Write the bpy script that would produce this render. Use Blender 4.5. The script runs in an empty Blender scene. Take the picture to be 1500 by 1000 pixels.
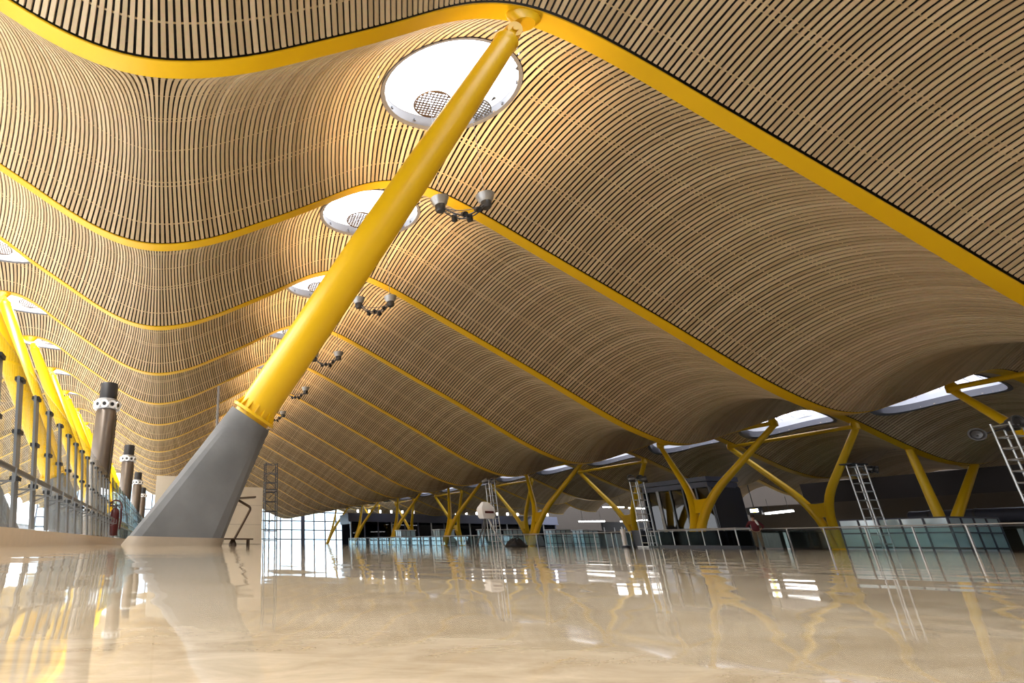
import bpy, math, random
import numpy as np
from mathutils import Vector, Matrix
random.seed(7)
sc = bpy.context.scene
COL = sc.collection
PI = math.pi

# ------------------------------------------------------------------ helpers
class MB:
    def __init__(s): s.v = []; s.f = []; s.m = []
    def add(s, vs, fs, mi=0):
        o = len(s.v); s.v += [tuple(map(float, p)) for p in vs]
        for f in fs: s.f.append([i + o for i in f]); s.m.append(mi)
        return s
    def hexa(s, p, mi=0):   # 8 corners: bottom 4 ccw, top 4 ccw
        return s.add(p, [(3,2,1,0),(4,5,6,7),(0,1,5,4),(1,2,6,5),(2,3,7,6),(3,0,4,7)], mi)
    def box(s, x0, x1, y0, y1, z0, z1, mi=0):
        return s.hexa([(x0,y0,z0),(x1,y0,z0),(x1,y1,z0),(x0,y1,z0),(x0,y0,z1),(x1,y0,z1),(x1,y1,z1),(x0,y1,z1)], mi)
    def bar(s, a, b, w, h=None, up=(0,0,1), mi=0):
        h = w if h is None else h
        a = Vector(a); b = Vector(b); d = (b - a).normalized(); u = Vector(up)
        if abs(d.dot(u)) > .98: u = Vector((1,0,0))
        x = d.cross(u).normalized(); y = x.cross(d)
        c = []
        for q in (a, b):
            for i, j in ((-1,-1),(1,-1),(1,1),(-1,1)): c.append(q + x*(i*w/2) + y*(j*h/2))
        return s.hexa(c, mi)
    def tube(s, pts, rad, n=12, caps=True, mi=0):
        pts = [Vector(p) for p in pts]
        if not hasattr(rad, '__len__'): rad = [rad]*len(pts)
        ref = None; rings = []
        for i, p in enumerate(pts):
            d = (pts[min(i+1, len(pts)-1)] - pts[max(i-1, 0)]).normalized()
            if ref is None:
                ref = d.cross(Vector((0,0,1)))
                if ref.length < .05: ref = d.cross(Vector((1,0,0)))
            x = (ref - d*ref.dot(d)).normalized(); ref = x; y = d.cross(x)
            rings.append([p + x*(math.cos(2*PI*k/n)*rad[i]) + y*(math.sin(2*PI*k/n)*rad[i]) for k in range(n)])
        return s.loft(rings, caps, mi)
    def loft(s, rings, caps=True, mi=0):
        n = len(rings[0]); vs = [p for r in rings for p in r]; fs = []
        for i in range(len(rings)-1):
            for k in range(n):
                fs.append((i*n+k, i*n+(k+1) % n, (i+1)*n+(k+1) % n, (i+1)*n+k))
        if caps: fs.append(tuple(reversed(range(n)))); fs.append(tuple(range((len(rings)-1)*n, len(rings)*n)))
        return s.add(vs, fs, mi)
    def lathe(s, c, prof, axis=(0,0,1), n=20, caps=True, mi=0):
        c = Vector(c); a = Vector(axis).normalized(); x = a.cross(Vector((0,0,1)))
        if x.length < .05: x = Vector((1,0,0))
        x.normalize(); y = a.cross(x)
        return s.loft([[c + a*h + (x*math.cos(2*PI*k/n) + y*math.sin(2*PI*k/n))*r for k in range(n)] for r, h in prof], caps, mi)
    def build(s, name, mats, parent=None, smooth=None, loc=None):
        me = bpy.data.meshes.new(name); me.from_pydata(s.v, [], s.f)
        if not isinstance(mats, (list, tuple)): mats = [mats]
        for m in mats: me.materials.append(m)
        if len(mats) > 1: me.polygons.foreach_set('material_index', s.m)
        if smooth is not None:
            me.polygons.foreach_set('use_smooth', [True]*len(me.polygons)); me.set_sharp_from_angle(angle=math.radians(smooth))
        me.update()
        o = bpy.data.objects.new(name, me); COL.objects.link(o)
        if parent: o.parent = parent
        if loc: o.location = loc
        return o

def tag(o, label=None, cat=None, group=None, kind=None):
    if label: o['label'] = label
    if cat: o['category'] = cat
    if group: o['group'] = group
    if kind: o['kind'] = kind
    return o
def thing(name, label, cat, loc=(0,0,0), rz=0, group=None):
    o = bpy.data.objects.new(name, None); COL.objects.link(o); o.empty_display_size = .2
    o.location = loc; o.rotation_euler = (0,0,rz)
    return tag(o, label, cat, group)
def dup(root, loc, label=None, rz=None):
    def cp(o, par):
        c = o.copy(); COL.objects.link(c)
        if par: c.parent = par
        for ch in list(o.children): cp(ch, c)
        return c
    r = cp(root, None); r.location = loc
    if rz is not None: r.rotation_euler = (0,0,rz)
    if label: r['label'] = label
    return r
ORD = ['first','second','third','fourth','fifth','sixth','seventh','eighth','ninth','tenth','eleventh','twelfth','thirteenth','fourteenth','fifteenth','sixteenth','seventeenth','eighteenth']

# ------------------------------------------------------------------ materials
def mat(name, col, rough=.5, metal=0., noise=None, bump=None, spec=.5, emit=None, estr=0.):
    m = bpy.data.materials.new(name); m.use_nodes = True
    nt = m.node_tree; b = nt.nodes['Principled BSDF']
    b.inputs['Base Color'].default_value = (*col, 1); b.inputs['Roughness'].default_value = rough
    b.inputs['Metallic'].default_value = metal; b.inputs['Specular IOR Level'].default_value = spec
    if emit: b.inputs['Emission Color'].default_value = (*emit, 1); b.inputs['Emission Strength'].default_value = estr
    if noise or bump:
        tc = nt.nodes.new('ShaderNodeTexCoord')
    if noise:   # (scale, amount)
        n = nt.nodes.new('ShaderNodeTexNoise'); n.inputs['Scale'].default_value = noise[0]; n.inputs['Detail'].default_value = 6
        nt.links.new(tc.outputs['Object'], n.inputs['Vector'])
        mx = nt.nodes.new('ShaderNodeMix'); mx.data_type = 'RGBA'
        mx.inputs['A'].default_value = (*[c*(1-noise[1]) for c in col], 1); mx.inputs['B'].default_value = (*[min(1, c*(1+noise[1])) for c in col], 1)
        nt.links.new(n.outputs['Fac'], mx.inputs['Factor']); nt.links.new(mx.outputs['Result'], b.inputs['Base Color'])
    if bump:    # (scale, strength)
        n2 = nt.nodes.new('ShaderNodeTexNoise'); n2.inputs['Scale'].default_value = bump[0]; n2.inputs['Detail'].default_value = 5
        nt.links.new(tc.outputs['Object'], n2.inputs['Vector'])
        bp = nt.nodes.new('ShaderNodeBump'); bp.inputs['Strength'].default_value = bump[1]; bp.inputs['Distance'].default_value = .02
        nt.links.new(n2.outputs['Fac'], bp.inputs['Height']); nt.links.new(bp.outputs['Normal'], b.inputs['Normal'])
    return m
def glassmat(name, tint=(.93,.97,.96), refl=.08, rough=.0, fres=.7):
    m = bpy.data.materials.new(name); m.use_nodes = True; nt = m.node_tree; nt.nodes.clear()
    out = nt.nodes.new('ShaderNodeOutputMaterial'); mx = nt.nodes.new('ShaderNodeMixShader')
    t = nt.nodes.new('ShaderNodeBsdfTransparent'); t.inputs['Color'].default_value = (*tint, 1)
    g = nt.nodes.new('ShaderNodeBsdfGlossy'); g.inputs['Roughness'].default_value = rough
    lw = nt.nodes.new('ShaderNodeLayerWeight'); lw.inputs['Blend'].default_value = .12
    ma = nt.nodes.new('ShaderNodeMath'); ma.operation = 'MULTIPLY_ADD'; ma.inputs[1].default_value = fres; ma.inputs[2].default_value = refl; ma.use_clamp = True
    nt.links.new(lw.outputs['Fresnel'], ma.inputs[0]); nt.links.new(ma.outputs[0], mx.inputs[0])
    nt.links.new(t.outputs[0], mx.inputs[1]); nt.links.new(g.outputs[0], mx.inputs[2]); nt.links.new(mx.outputs[0], out.inputs[0])
    return m

def slatmat():
    m = bpy.data.materials.new('bamboo_slat'); m.use_nodes = True; nt = m.node_tree; b = nt.nodes['Principled BSDF']
    g = nt.nodes.new('ShaderNodeNewGeometry'); cr = nt.nodes.new('ShaderNodeValToRGB')
    e = cr.color_ramp; e.elements[0].color = (.50,.37,.215,1); e.elements[1].color = (.68,.53,.335,1)
    k = e.elements.new(.5); k.color = (.60,.455,.275,1)
    nt.links.new(g.outputs['Random Per Island'], cr.inputs[0])
    tc = nt.nodes.new('ShaderNodeTexCoord'); mp = nt.nodes.new('ShaderNodeMapping'); mp.inputs['Scale'].default_value = (14,.8,14)
    n = nt.nodes.new('ShaderNodeTexNoise'); n.inputs['Scale'].default_value = 1.2; n.inputs['Detail'].default_value = 4
    nt.links.new(tc.outputs['Object'], mp.inputs[0]); nt.links.new(mp.outputs[0], n.inputs['Vector'])
    mx = nt.nodes.new('ShaderNodeMix'); mx.data_type = 'RGBA'; mx.blend_type = 'MULTIPLY'; mx.inputs['Factor'].default_value = .25
    nt.links.new(cr.outputs[0], mx.inputs['A']); nt.links.new(n.outputs['Color'], mx.inputs['B'])
    nt.links.new(mx.outputs['Result'], b.inputs['Base Color']); b.inputs['Roughness'].default_value = .5; b.inputs['Specular IOR Level'].default_value = .3
    return m

def floormat():
    m = bpy.data.materials.new('polished_stone'); m.use_nodes = True; nt = m.node_tree; b = nt.nodes['Principled BSDF']
    tc = nt.nodes.new('ShaderNodeTexCoord')
    n = nt.nodes.new('ShaderNodeTexNoise'); n.inputs['Scale'].default_value = 2.2; n.inputs['Detail'].default_value = 8; n.inputs['Roughness'].default_value = .65
    mp = nt.nodes.new('ShaderNodeMapping'); mp.inputs['Scale'].default_value = (1.0,2.2,1)
    nt.links.new(tc.outputs['Object'], mp.inputs[0]); nt.links.new(mp.outputs[0], n.inputs['Vector'])
    cr = nt.nodes.new('ShaderNodeValToRGB'); cr.color_ramp.elements[0].position = .36; cr.color_ramp.elements[1].position = .64
    cr.color_ramp.elements[0].color = (.27,.20,.12,1); cr.color_ramp.elements[1].color = (.47,.38,.265,1)
    n3 = nt.nodes.new('ShaderNodeTexNoise'); n3.inputs['Scale'].default_value = 13; n3.inputs['Detail'].default_value = 7; n3.inputs['Roughness'].default_value = .7; n3.inputs['Distortion'].default_value = .6
    nt.links.new(mp.outputs[0], n3.inputs['Vector'])
    av = nt.nodes.new('ShaderNodeMath'); av.operation = 'MULTIPLY_ADD'; av.inputs[1].default_value = .55; hv = nt.nodes.new('ShaderNodeMath'); hv.operation = 'MULTIPLY'; hv.inputs[1].default_value = .45
    nt.links.new(n3.outputs['Fac'], av.inputs[0]); nt.links.new(n.outputs['Fac'], hv.inputs[0]); nt.links.new(hv.outputs[0], av.inputs[2])
    nt.links.new(av.outputs[0], cr.inputs[0])
    br = nt.nodes.new('ShaderNodeTexBrick'); br.offset = 0; br.inputs['Scale'].default_value = 1; br.inputs['Brick Width'].default_value = 1.2; br.inputs['Row Height'].default_value = .6
    br.inputs['Mortar Size'].default_value = .0009; br.inputs['Color1'].default_value = (1,1,1,1); br.inputs['Color2'].default_value = (.985,.98,.975,1); br.inputs['Mortar'].default_value = (.96,.95,.93,1)
    nt.links.new(tc.outputs['Object'], br.inputs['Vector'])
    mx = nt.nodes.new('ShaderNodeMix'); mx.data_type = 'RGBA'; mx.blend_type = 'MULTIPLY'; mx.inputs['Factor'].default_value = 1
    nt.links.new(cr.outputs[0], mx.inputs['A']); nt.links.new(br.outputs['Color'], mx.inputs['B']); nt.links.new(mx.outputs['Result'], b.inputs['Base Color'])
    b.inputs['Roughness'].default_value = .035; b.inputs['IOR'].default_value = 1.46
    n2 = nt.nodes.new('ShaderNodeTexNoise'); n2.inputs['Scale'].default_value = 2.6; n2.inputs['Detail'].default_value = 1.5
    nt.links.new(tc.outputs['Object'], n2.inputs['Vector'])
    bp = nt.nodes.new('ShaderNodeBump'); bp.inputs['Strength'].default_value = .6; bp.inputs['Distance'].default_value = .005
    nt.links.new(n2.outputs['Fac'], bp.inputs['Height']); nt.links.new(bp.outputs['Normal'], b.inputs['Normal'])
    return m

M = dict(
    slat=slatmat(), floor=floormat(),
    batten=mat('pale_batten', (.72,.55,.30), .6),
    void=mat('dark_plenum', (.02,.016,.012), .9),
    yellow=mat('yellow_paint', (.76,.455,.003), .38, noise=(.7,.06)),
    concrete=mat('cast_concrete', (.12,.118,.114), .75, noise=(.9,.55), bump=(9,.35)),
    stone=mat('stone_skirting', (.30,.235,.165), .5, noise=(6,.12)),
    kerb=mat('kerb_stone', (.60,.44,.27), .35, noise=(5,.12)),
    steel=mat('brushed_steel', (.24,.25,.26), .38, .6),
    dsteel=mat('dark_steel', (.10,.10,.105), .4, .6),
    galv=mat('galvanised_tube', (.50,.51,.52), .35, .7),
    rimgrey=mat('rim_metal', (.12,.12,.13), .45), grey=mat('grey_paint', (.33,.33,.34), .5),
    black=mat('black_plastic', (.015,.015,.017), .5),
    white=mat('white_paint', (.82,.83,.84), .6),
    cream=mat('cream_board', (.60,.535,.43), .7, noise=(2.5,.06)),
    seam=mat('board_seam', (.30,.27,.22), .8),
    bronze=mat('bronze_metal', (.085,.055,.035), .38, .6),
    totem=mat('brown_metal_cladding', (.20,.17,.145), .34, .75, noise=(3,.1)),
    glass=glassmat('clear_glass', (.97,.985,.98), .01, fres=.3), gglass=glassmat('green_glass', (.76,.88,.88), .04, fres=.4),
    dglass=glassmat('dark_glass', (.10,.13,.18), .03, fres=.2),
    pane=glassmat('roof_glazing', (.97,.98,1), .02), lpane=glassmat('louvred_glazing', (.75,.75,.80), .02),
    red=mat('red_enamel', (.07,.006,.007), .4), maroon=mat('maroon_wool', (.10,.008,.016), .8),
    khaki=mat('khaki_cotton', (.20,.17,.12), .85), skin=mat('skin', (.42,.24,.16), .55), hair=mat('dark_hair', (.03,.02,.015), .6),
    navy=mat('navy_panel', (.022,.028,.045), .35), navy2=mat('grey_blue_fascia', (.075,.08,.115), .5),
    brown=mat('brown_wall', (.022,.014,.009), .8, noise=(.4,.2)), tan=mat('tan_wall', (.10,.075,.052), .8, noise=(.6,.15)),
    dfloor=mat('dark_terrazzo', (.07,.065,.06), .4), slab=mat('slab_edge', (.42,.42,.42), .8), apron=mat('apron_concrete', (.55,.54,.52), .9, noise=(.3,.08)),
    bglass=mat('painted_sky_glass', (.52,.68,.73), .08, spec=.9), tube=mat('lit_tube', (1,1,1), .5, emit=(1,.98,.95), estr=9),  # cabin glass: opaque pale blue stands in for reflected sky and windows
    sign=mat('lit_sign_yellow', (.8,.7,.1), .5, emit=(1,.85,.25), estr=5), signw=mat('lit_sign_white', (1,1,1), .5, emit=(1,1,1), estr=5),
    facade=glassmat('facade_glass', (.55,.62,.66), .03, fres=.3),
)

# ------------------------------------------------------------------ roof profile
KN = np.array([(-34,6.3),(-31,6.7),(-27.5,8.2),(-24,10.0),(-20,12.3),(-17,14.2),(-14.5,15.7),(-12.3,16.25),(-10.4,15.85),(-8.5,14.6),(-6.3,13.2),(-4.0,11.8),(-2.4,11.15),(-1.2,11.02),(.1,11.25),(1.4,11.72),(3.05,12.57),(4.84,13.55),(6.1,14.3),(7.4,15.05),(8.5,15.48),(9.6,15.66),(10.8,15.52),(12.2,15.05),(14.0,14.2),(15.8,13.25),(17.6,12.3),(20.3,10.9),(22.4,9.8),(24.6,8.6),(27.2,7.25),(29,6.5),(30.7,6.05),(32.2,6.05),(34.5,6.6),(37,7.35),(39.4,8.1),(41.6,8.75),(43.4,8.95),(45,8.65),(46.6,8.1),(50.4,6.6),(52.3,6.0),(55,5.6),(58,6.0),(62.5,7.8),(67,8.9),(70,8.2),(75,6.2),(80,6)])
def nspline(x, y):
    n = len(x); h = np.diff(x); A = np.zeros((n,n)); r = np.zeros(n); A[0,0] = A[-1,-1] = 1
    for i in range(1, n-1):
        A[i,i-1] = h[i-1]; A[i,i] = 2*(h[i-1]+h[i]); A[i,i+1] = h[i]; r[i] = 6*((y[i+1]-y[i])/h[i]-(y[i]-y[i-1])/h[i-1])
    m = np.linalg.solve(A, r)
    def f(q):
        i = np.clip(np.searchsorted(x, q)-1, 0, n-2); d = q-x[i]; hh = h[i]
        return y[i]+((y[i+1]-y[i])/hh-hh*(2*m[i]+m[i+1])/6)*d+m[i]/2*d*d+(m[i+1]-m[i])/(6*hh)*d**3
    return f
CAMZ = .07
_x = np.linspace(-34, 80, 4000); _z = nspline(KN[:,0], KN[:,1])(_x)
_w = np.hanning(57); _w /= _w.sum(); _z = np.convolve(np.pad(_z, 28, mode='edge'), _w, 'valid') + CAMZ
_S = np.r_[0, np.cumsum(np.hypot(np.diff(_x), np.diff(_z)))]
def at_s(s):
    X = np.interp(s,_S,_x); Z = np.interp(s,_S,_z); e = .06
    dx = np.interp(s+e,_S,_x)-np.interp(s-e,_S,_x); dz = np.interp(s+e,_S,_z)-np.interp(s-e,_S,_z); L = math.hypot(dx,dz)
    return X, Z, -dz/L, dx/L
def s_of(x): return float(np.interp(x,_x,_S))
def z_of(x): return float(np.interp(x,_x,_z))
Y1, BAY = 10.896, 9.0
NB = 16                    # beams k = -1 .. NB-1
BW = .27                   # half beam width
E0, E1 = BW-.02, BAY-BW-.09  # slat run inside a bay
def bulge(y): t = (y-E0)/(E1-E0); return .03+1.7*4*t*(1-t)
def surf(s, y, h=0.):      # y measured from the bay's near beam
    X, Z, nx, nz = at_s(s); b = bulge(y)+h
    return (X+nx*b, y, Z+nz*b)
SMIN, SMAX = s_of(-29), s_of(78)
# skylight openings: (centre arc length, bay offset, half arc, half length)
SKY = [(s_of(9.78),4.2,2.05,2.3), (s_of(-11.9),4.2,2.05,2.3), (s_of(46.5),4.7,2.0,3.1), (s_of(69.0),4.6,2.0,2.6)]

# ------------------------------------------------------------------ ceiling of slats
def slat_run(mb, s, ya, yb):
    n = max(2, int(math.ceil((yb-ya)/.6))); w, th = .063, .05
    rows = []
    for i in range(n+1):
        y = ya+(yb-ya)*i/n
        a = surf(s-w, y); b = surf(s+w, y); c = surf(s+w, y, th); d = surf(s-w, y, th)
        rows += [a, b, c, d]
    fs = []
    for i in range(n):
        o = 4*i
        for j in range(4): fs.append((o+j, o+4+j, o+4+(j+1) % 4, o+(j+1) % 4))
    fs.append((0,1,2,3)); o = 4*n; fs.append((o+3,o+2,o+1,o))
    mb.add(rows, fs, 0)
mb = MB(); s = SMIN; PITCH = .20
while s < SMAX:
    cut = None
    for (cs, cy, a, b) in SKY:
        u = (s-cs)/(a*1.0)
        if abs(u) < 1: hb = b*math.sqrt(1-u*u); cut = (cy-hb, cy+hb)
    if cut:
        if cut[0]-E0 > .1: slat_run(mb, s, E0, cut[0])
        if E1-cut[1] > .1: slat_run(mb, s, cut[1], E1)
    else: slat_run(mb, s, E0, E1)
    s += PITCH
# battens above the slats, following the wave
for y in (1.0,2.4,3.75,3.9,5.3,6.6,6.75,8.1):
    ss = np.arange(SMIN, SMAX, .5)
    run = []
    def flush(run):
        if len(run) < 2: return
        vs = []; fs = []
        for q in run:
            vs += [surf(q,y-.015,.10), surf(q,y+.015,.10), surf(q,y+.015,.115), surf(q,y-.015,.115)]
        for i in range(len(run)-1):
            o = 4*i
            for j in range(4): fs.append((o+j, o+(j+1) % 4, o+4+(j+1) % 4, o+4+j))
        mb.add(vs, fs, 1)
    for q in ss:
        inside = any(((q-cs)/(a+.25))**2+((y-cy)/(b+.1))**2 < 1 for cs,cy,a,b in SKY)
        if inside: flush(run); run = []
        else: run.append(q)
    flush(run)
ceil0 = mb.build('ceiling', [M['slat'], M['batten']]); tag(ceil0, kind='structure')
ceil0.location = (0, Y1-BAY, 0)
# dark roof deck over the slats, open at the skylights
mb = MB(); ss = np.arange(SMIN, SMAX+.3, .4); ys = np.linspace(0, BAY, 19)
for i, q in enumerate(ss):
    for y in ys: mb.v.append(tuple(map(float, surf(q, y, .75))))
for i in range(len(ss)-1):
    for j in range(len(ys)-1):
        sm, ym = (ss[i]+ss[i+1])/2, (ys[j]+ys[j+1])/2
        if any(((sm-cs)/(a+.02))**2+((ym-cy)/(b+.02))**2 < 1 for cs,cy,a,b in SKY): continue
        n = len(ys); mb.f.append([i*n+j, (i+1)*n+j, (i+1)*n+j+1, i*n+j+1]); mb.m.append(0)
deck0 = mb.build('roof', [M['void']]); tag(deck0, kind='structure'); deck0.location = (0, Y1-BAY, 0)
for k in range(0, NB-1):
    for o in (ceil0, deck0):
        c = o.copy(); COL.objects.link(c); c.location = (0, Y1+k*BAY, 0)

# ------------------------------------------------------------------ yellow beams
def beam_mesh():
    mb = MB(); ss = np.arange(SMIN, SMAX, .35); rings = []; web = []
    for q in ss:
        X, Z, nx, nz = at_s(q)
        def P(y, h): return (X+nx*h, y, Z+nz*h)
        rings.append([P(-BW,.012),P(-BW+.012,0),P(BW-.012,0),P(BW,.012),P(BW,.05),P(-BW,.05)])
        web.append([P(-.12,.05),P(.12,.05),P(.12,1.0),P(-.12,1.0)])
    mb.loft(rings, mi=0); mb.loft(web, mi=1); return mb
beam0 = None
for k in range(-1, NB):
    lab = ('yellow curved roof beam, just overhead in front of all the others' if k < 0 else
           'broad yellow curved roof beam meeting the head of the big leaning column' if k == 0 else
           'yellow curved roof beam, %s behind the one on the big column head' % ORD[k-1])
    if beam0 is None:
        o = beam0 = beam_mesh().build('roof_beam', [M['yellow'], M['void']], smooth=40)
    else: o = beam0.copy(); COL.objects.link(o)
    o.location = (0, Y1+k*BAY, 0)
    tag(o, lab, 'beam', 'yellow roof beams', 'thing')

# ------------------------------------------------------------------ skylights
def lattice_disc(mb, cs, cy, r, h, step=.105, wd=.05):
    n = int(r/step)
    for i in range(-n, n+1):
        u = i*step; L = math.sqrt(max(0, r*r-u*u))
        if L < .05: continue
        mb.bar(surf(cs+u, cy-L, h), surf(cs+u, cy+L, h), wd, .02)
        mb.bar(surf(cs-L, cy+u, h), surf(cs+L, cy+u, h), wd, .02)
    mb.tube([surf(cs+r*math.cos(t), cy+r*math.sin(t), h) for t in np.linspace(0, 2*PI, 33)], .03, 6, False)
def make_skylight(sk, label, full=True):
    cs, cy, a, b = sk
    root = thing('skylight', label, 'skylight', group='round roof skylights')
    N = 48
    def ring(f, h): return [surf(cs+a*f*math.cos(2*PI*i/N), cy+b*f*math.sin(2*PI*i/N), h) for i in range(N)]
    mb = MB(); mb.loft([ring(1.05,.0), ring(1.05,-.06), ring(.985,-.06), ring(.965,.40), ring(1.0,.40), ring(1.05,.0)], False); mb.build('rim', M['rimgrey'], root, 50)
    mb = MB(); mb.loft([ring(.962,.38), ring(.95,.8), ring(.945,1.1)], False); mb.loft([ring(1.3,.78), ring(.96,.78)], False); mb.build('light_well', M['white'], root, 50)
    mb = MB(); r = ring(.95,1.05); r2 = ring(.95,1.08); mb.loft([r, r2], True); mb.build('glazing', M['pane'] if full else M['lpane'], root)
    if not full:
        for i in range(1,8):
            v = -1+2*i/8; L = math.sqrt(1-v*v)*.92
            mb = MB(); mb.bar(surf(cs-a*L,cy+b*v*.93,.95), surf(cs+a*L,cy+b*v*.93,.95), .05, .16); mb.build('louvre', M['white'], root)
    if full:
        for i in range(12):
            t = 2*PI*i/12+.2; p = surf(cs+a*.97*math.cos(t), cy+b*.97*math.sin(t), .1)
            mb = MB(); mb.lathe(p, [(.045,-.05),(.045,.05)], n=8); mb.build('fixing_bolt', M['dsteel'], root)
        for (u, v, r) in ((-.02,1.43,.58), (1.37,1.07,.42)):
            mb = MB(); lattice_disc(mb, cs+u, cy+v, r, .12); mb.build('mesh_disc', M['bronze'] if r > .5 else M['dsteel'], root)
        for (t0, u, v) in ((2.75,-.5,1.2), (3.1,-.5,1.0)):
            mb = MB(); mb.tube([surf(cs+a*.97*math.cos(t0), cy+b*.97*math.sin(t0), .12), surf(cs+u, cy+v, .12)], .012, 6); mb.build('tie_rod', M['steel'], root)
    return root
side = ['above the main column row','on the roof crest beyond the glass screen','between the two rows of Y columns','on the farthest roof crest']
near = {0:(0,10), 1:(2,11), 2:(0,11), 3:(1,5)}
for j, sk in enumerate(SKY):
    k0, k1 = near[j]; proto = None
    for k in range(k0, k1):
        i = k-k0
        where = 'nearest' if i == 0 else '%s from the near end' % ORD[i]
        lab = 'round white skylight %s, %s' % (side[j], where)
        if proto is None:
            proto = make_skylight(sk, lab, j < 2); proto.location = (0, Y1+k*BAY, 0)
        else: dup(proto, (0, Y1+k*BAY, 0), lab)

# ------------------------------------------------------------------ leaning V columns on concrete bases
def shaft(parent, B, T, nribs=16, r0=.50, r1=.52, r2=.36):
    B = Vector(B); T = Vector(T); ax = (T-B); L = ax.length; d = ax.normalized()
    c0 = B+ax*.213
    x = d.cross(Vector((0,1,0))).normalized(); y = d.cross(x)
    mb = MB(); pts = []; rr = []
    for i in range(25):
        t = .205+(.945-.205)*i/24; pts.append(B+ax*t); u = (t-.205)/.74
        rr.append(r0*(1-u)+r2*u + .10*math.sin(PI*u)**1.0*.9)
    mb.tube(pts, rr, 40); sh = mb.build('shaft', M['yellow'], parent, 40)
    mb = MB(); mb.lathe(c0, [(r0+.13,-.05),(r0+.13,.03),(r0+.02,.03),(r0+.02,-.05)], d, 40)
    for i in range(nribs):
        a = 2*PI*i/nribs; e = x*math.cos(a)+y*math.sin(a)
        p = c0+e*(r0-.02); mb.add([p, p+e*.13, p+d*.28+e*.02, p+d*.28] + [q+e.cross(d)*.03 for q in (p, p+e*.13, p+d*.28+e*.02, p+d*.28)], [(0,1,2,3),(7,6,5,4),(0,4,5,1),(1,5,6,2),(2,6,7,3),(3,7,4,0)])
    mb.build('collar', M['yellow'], sh, 30)
    # head casting: forged eye and bolted shoe under the beam
    h0 = B+ax*.94
    mb = MB(); mb.lathe(h0, [(r2-.02,-.25),(r2+.03,-.05),(r2+.03,.05),(r2-.06,.14),(r2-.10,.5)], d, 28)
    w = .27; sx = x
    mb.tube([h0+d*.35-y*w, h0+d*.35+y*w], [.24,.24], 24)
    mb.tube([h0+d*.35-y*(w+.06), h0+d*.35+y*(w+.06)], [.10,.10], 16)
    mb.build('head_joint', M['yellow'], sh, 40)
    mb = MB(); tp = T
    xs = [-.75,-.6,0,.6,.75]; sl = (z_of(T.x+.3)-z_of(T.x-.3))/.6; tn = Vector((1,0,sl)).normalized(); nn = Vector((-sl,0,1)).normalized()
    pl = []
    for h, f in ((-.34,.55),(-.12,.9),(.03,1.0)):
        pl.append([tp+tn*(.62*f*math.cos(2*PI*i/24))+Vector((0,1,0))*(.25*math.sin(2*PI*i/24))+nn*h for i in range(24)])
    mb.loft(pl)
    for i in range(9):
        for sgn in (-1,1):
            mb.lathe(tp+tn*(-.44+.11*i)+Vector((0,sgn*.2,0))+nn*(-.0), [(.022,-.05),(.022,.0)], nn, 6)
    mb.build('bolted_shoe', M['yellow'], sh, 40)
    return sh
def conc_base(parent, B, T, foot, r=.60):
    B = Vector(B); T = Vector(T); ax = T-B; d = ax.normalized(); c = B+ax*.205
    x = d.cross(Vector((0,1,0))).normalized(); y = d.cross(x); N = 40
    if x.x < 0: x = -x
    if y.y < 0: y = -y
    (x0, x1, y0, y1) = foot
    top = [c+x*(r*math.cos(2*PI*i/N))+y*(r*math.sin(2*PI*i/N)) for i in range(N)]
    def foot_ring(z, grow=0):
        out = []
        for i in range(N):
            a = 2*PI*i/N; ca, sa = math.cos(a), math.sin(a)
            p = 7.0; q = (abs(ca)**p+abs(sa)**p)**(-1/p)
            out.append(Vector(((x0+x1)/2+((x1-x0)/2+grow)*ca*q, (y0+y1)/2+((y1-y0)/2+grow)*sa*q, z)))
        return out
    f0 = foot_ring(0); rings = []
    for t in np.linspace(0, 1, 9):
        e = t; rings.append([f0[i].lerp(top[i], e) for i in range(N)])
    mb = MB(); mb.loft(rings); o = mb.build('concrete_base', M['concrete'], parent, 14)
    f1 = [f0[i].lerp(top[i], .06) for i in range(N)]
    ctr = sum(f0, Vector())/N
    mb = MB(); mb.loft([[ctr+(p-ctr)*1.015 for p in f0], [ctr+(p-ctr)*1.015 for p in f1], [ctr+(p-ctr)*.97 for p in f1]]); mb.build('stone_skirting', M['stone'], parent, 60)
    return o
def v_column(name, label, side, loc):
    root = thing(name, label, 'column', loc, 0, 'leaning yellow columns on concrete bases'); root['kind'] = 'thing'
    if side > 0: B, tx = (.1,0,0), 9.9
    else: B, tx = (-4.5,0,0), -12.2
    T0 = (tx,-4.5,z_of(tx)-.02); T1 = (tx,4.5,z_of(tx)-.02)
    shaft(root, B, T0); shaft(root, B, T1)
    # one plinth carries both shafts
    if side > 0: conc_base(root, B, (tx,-4.5,z_of(tx)), (-.93,1.45,-1.5,1.2)); conc_base(root, B, (tx,4.5,z_of(tx)), (-.9,1.4,-.2,1.4))
    else: conc_base(root, B, T0, (-5.7,-3.5,-1.4,.2)); conc_base(root, B, T1, (-5.7,-3.5,-.2,1.4))
    return root
YP = [Y1+4.5+18*i for i in range(7)]
for side in (1,-1):
    proto = None
    for i, yp in enumerate(YP):
        if side > 0: lab = ('huge yellow column leaning out of a grey concrete wedge in front' if i == 0 else 'yellow leaning column standing behind the huge one, %s in its row' % ORD[i])
        else: lab = ('yellow column leaning the other way behind the glass screen, ' + ('nearest of its row' if i == 0 else '%s of its row' % ORD[i]))
        if proto is None: proto = v_column('leaning_column', lab, side, (0,yp,0))
        else: dup(proto, (0,yp,0), lab)

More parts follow.
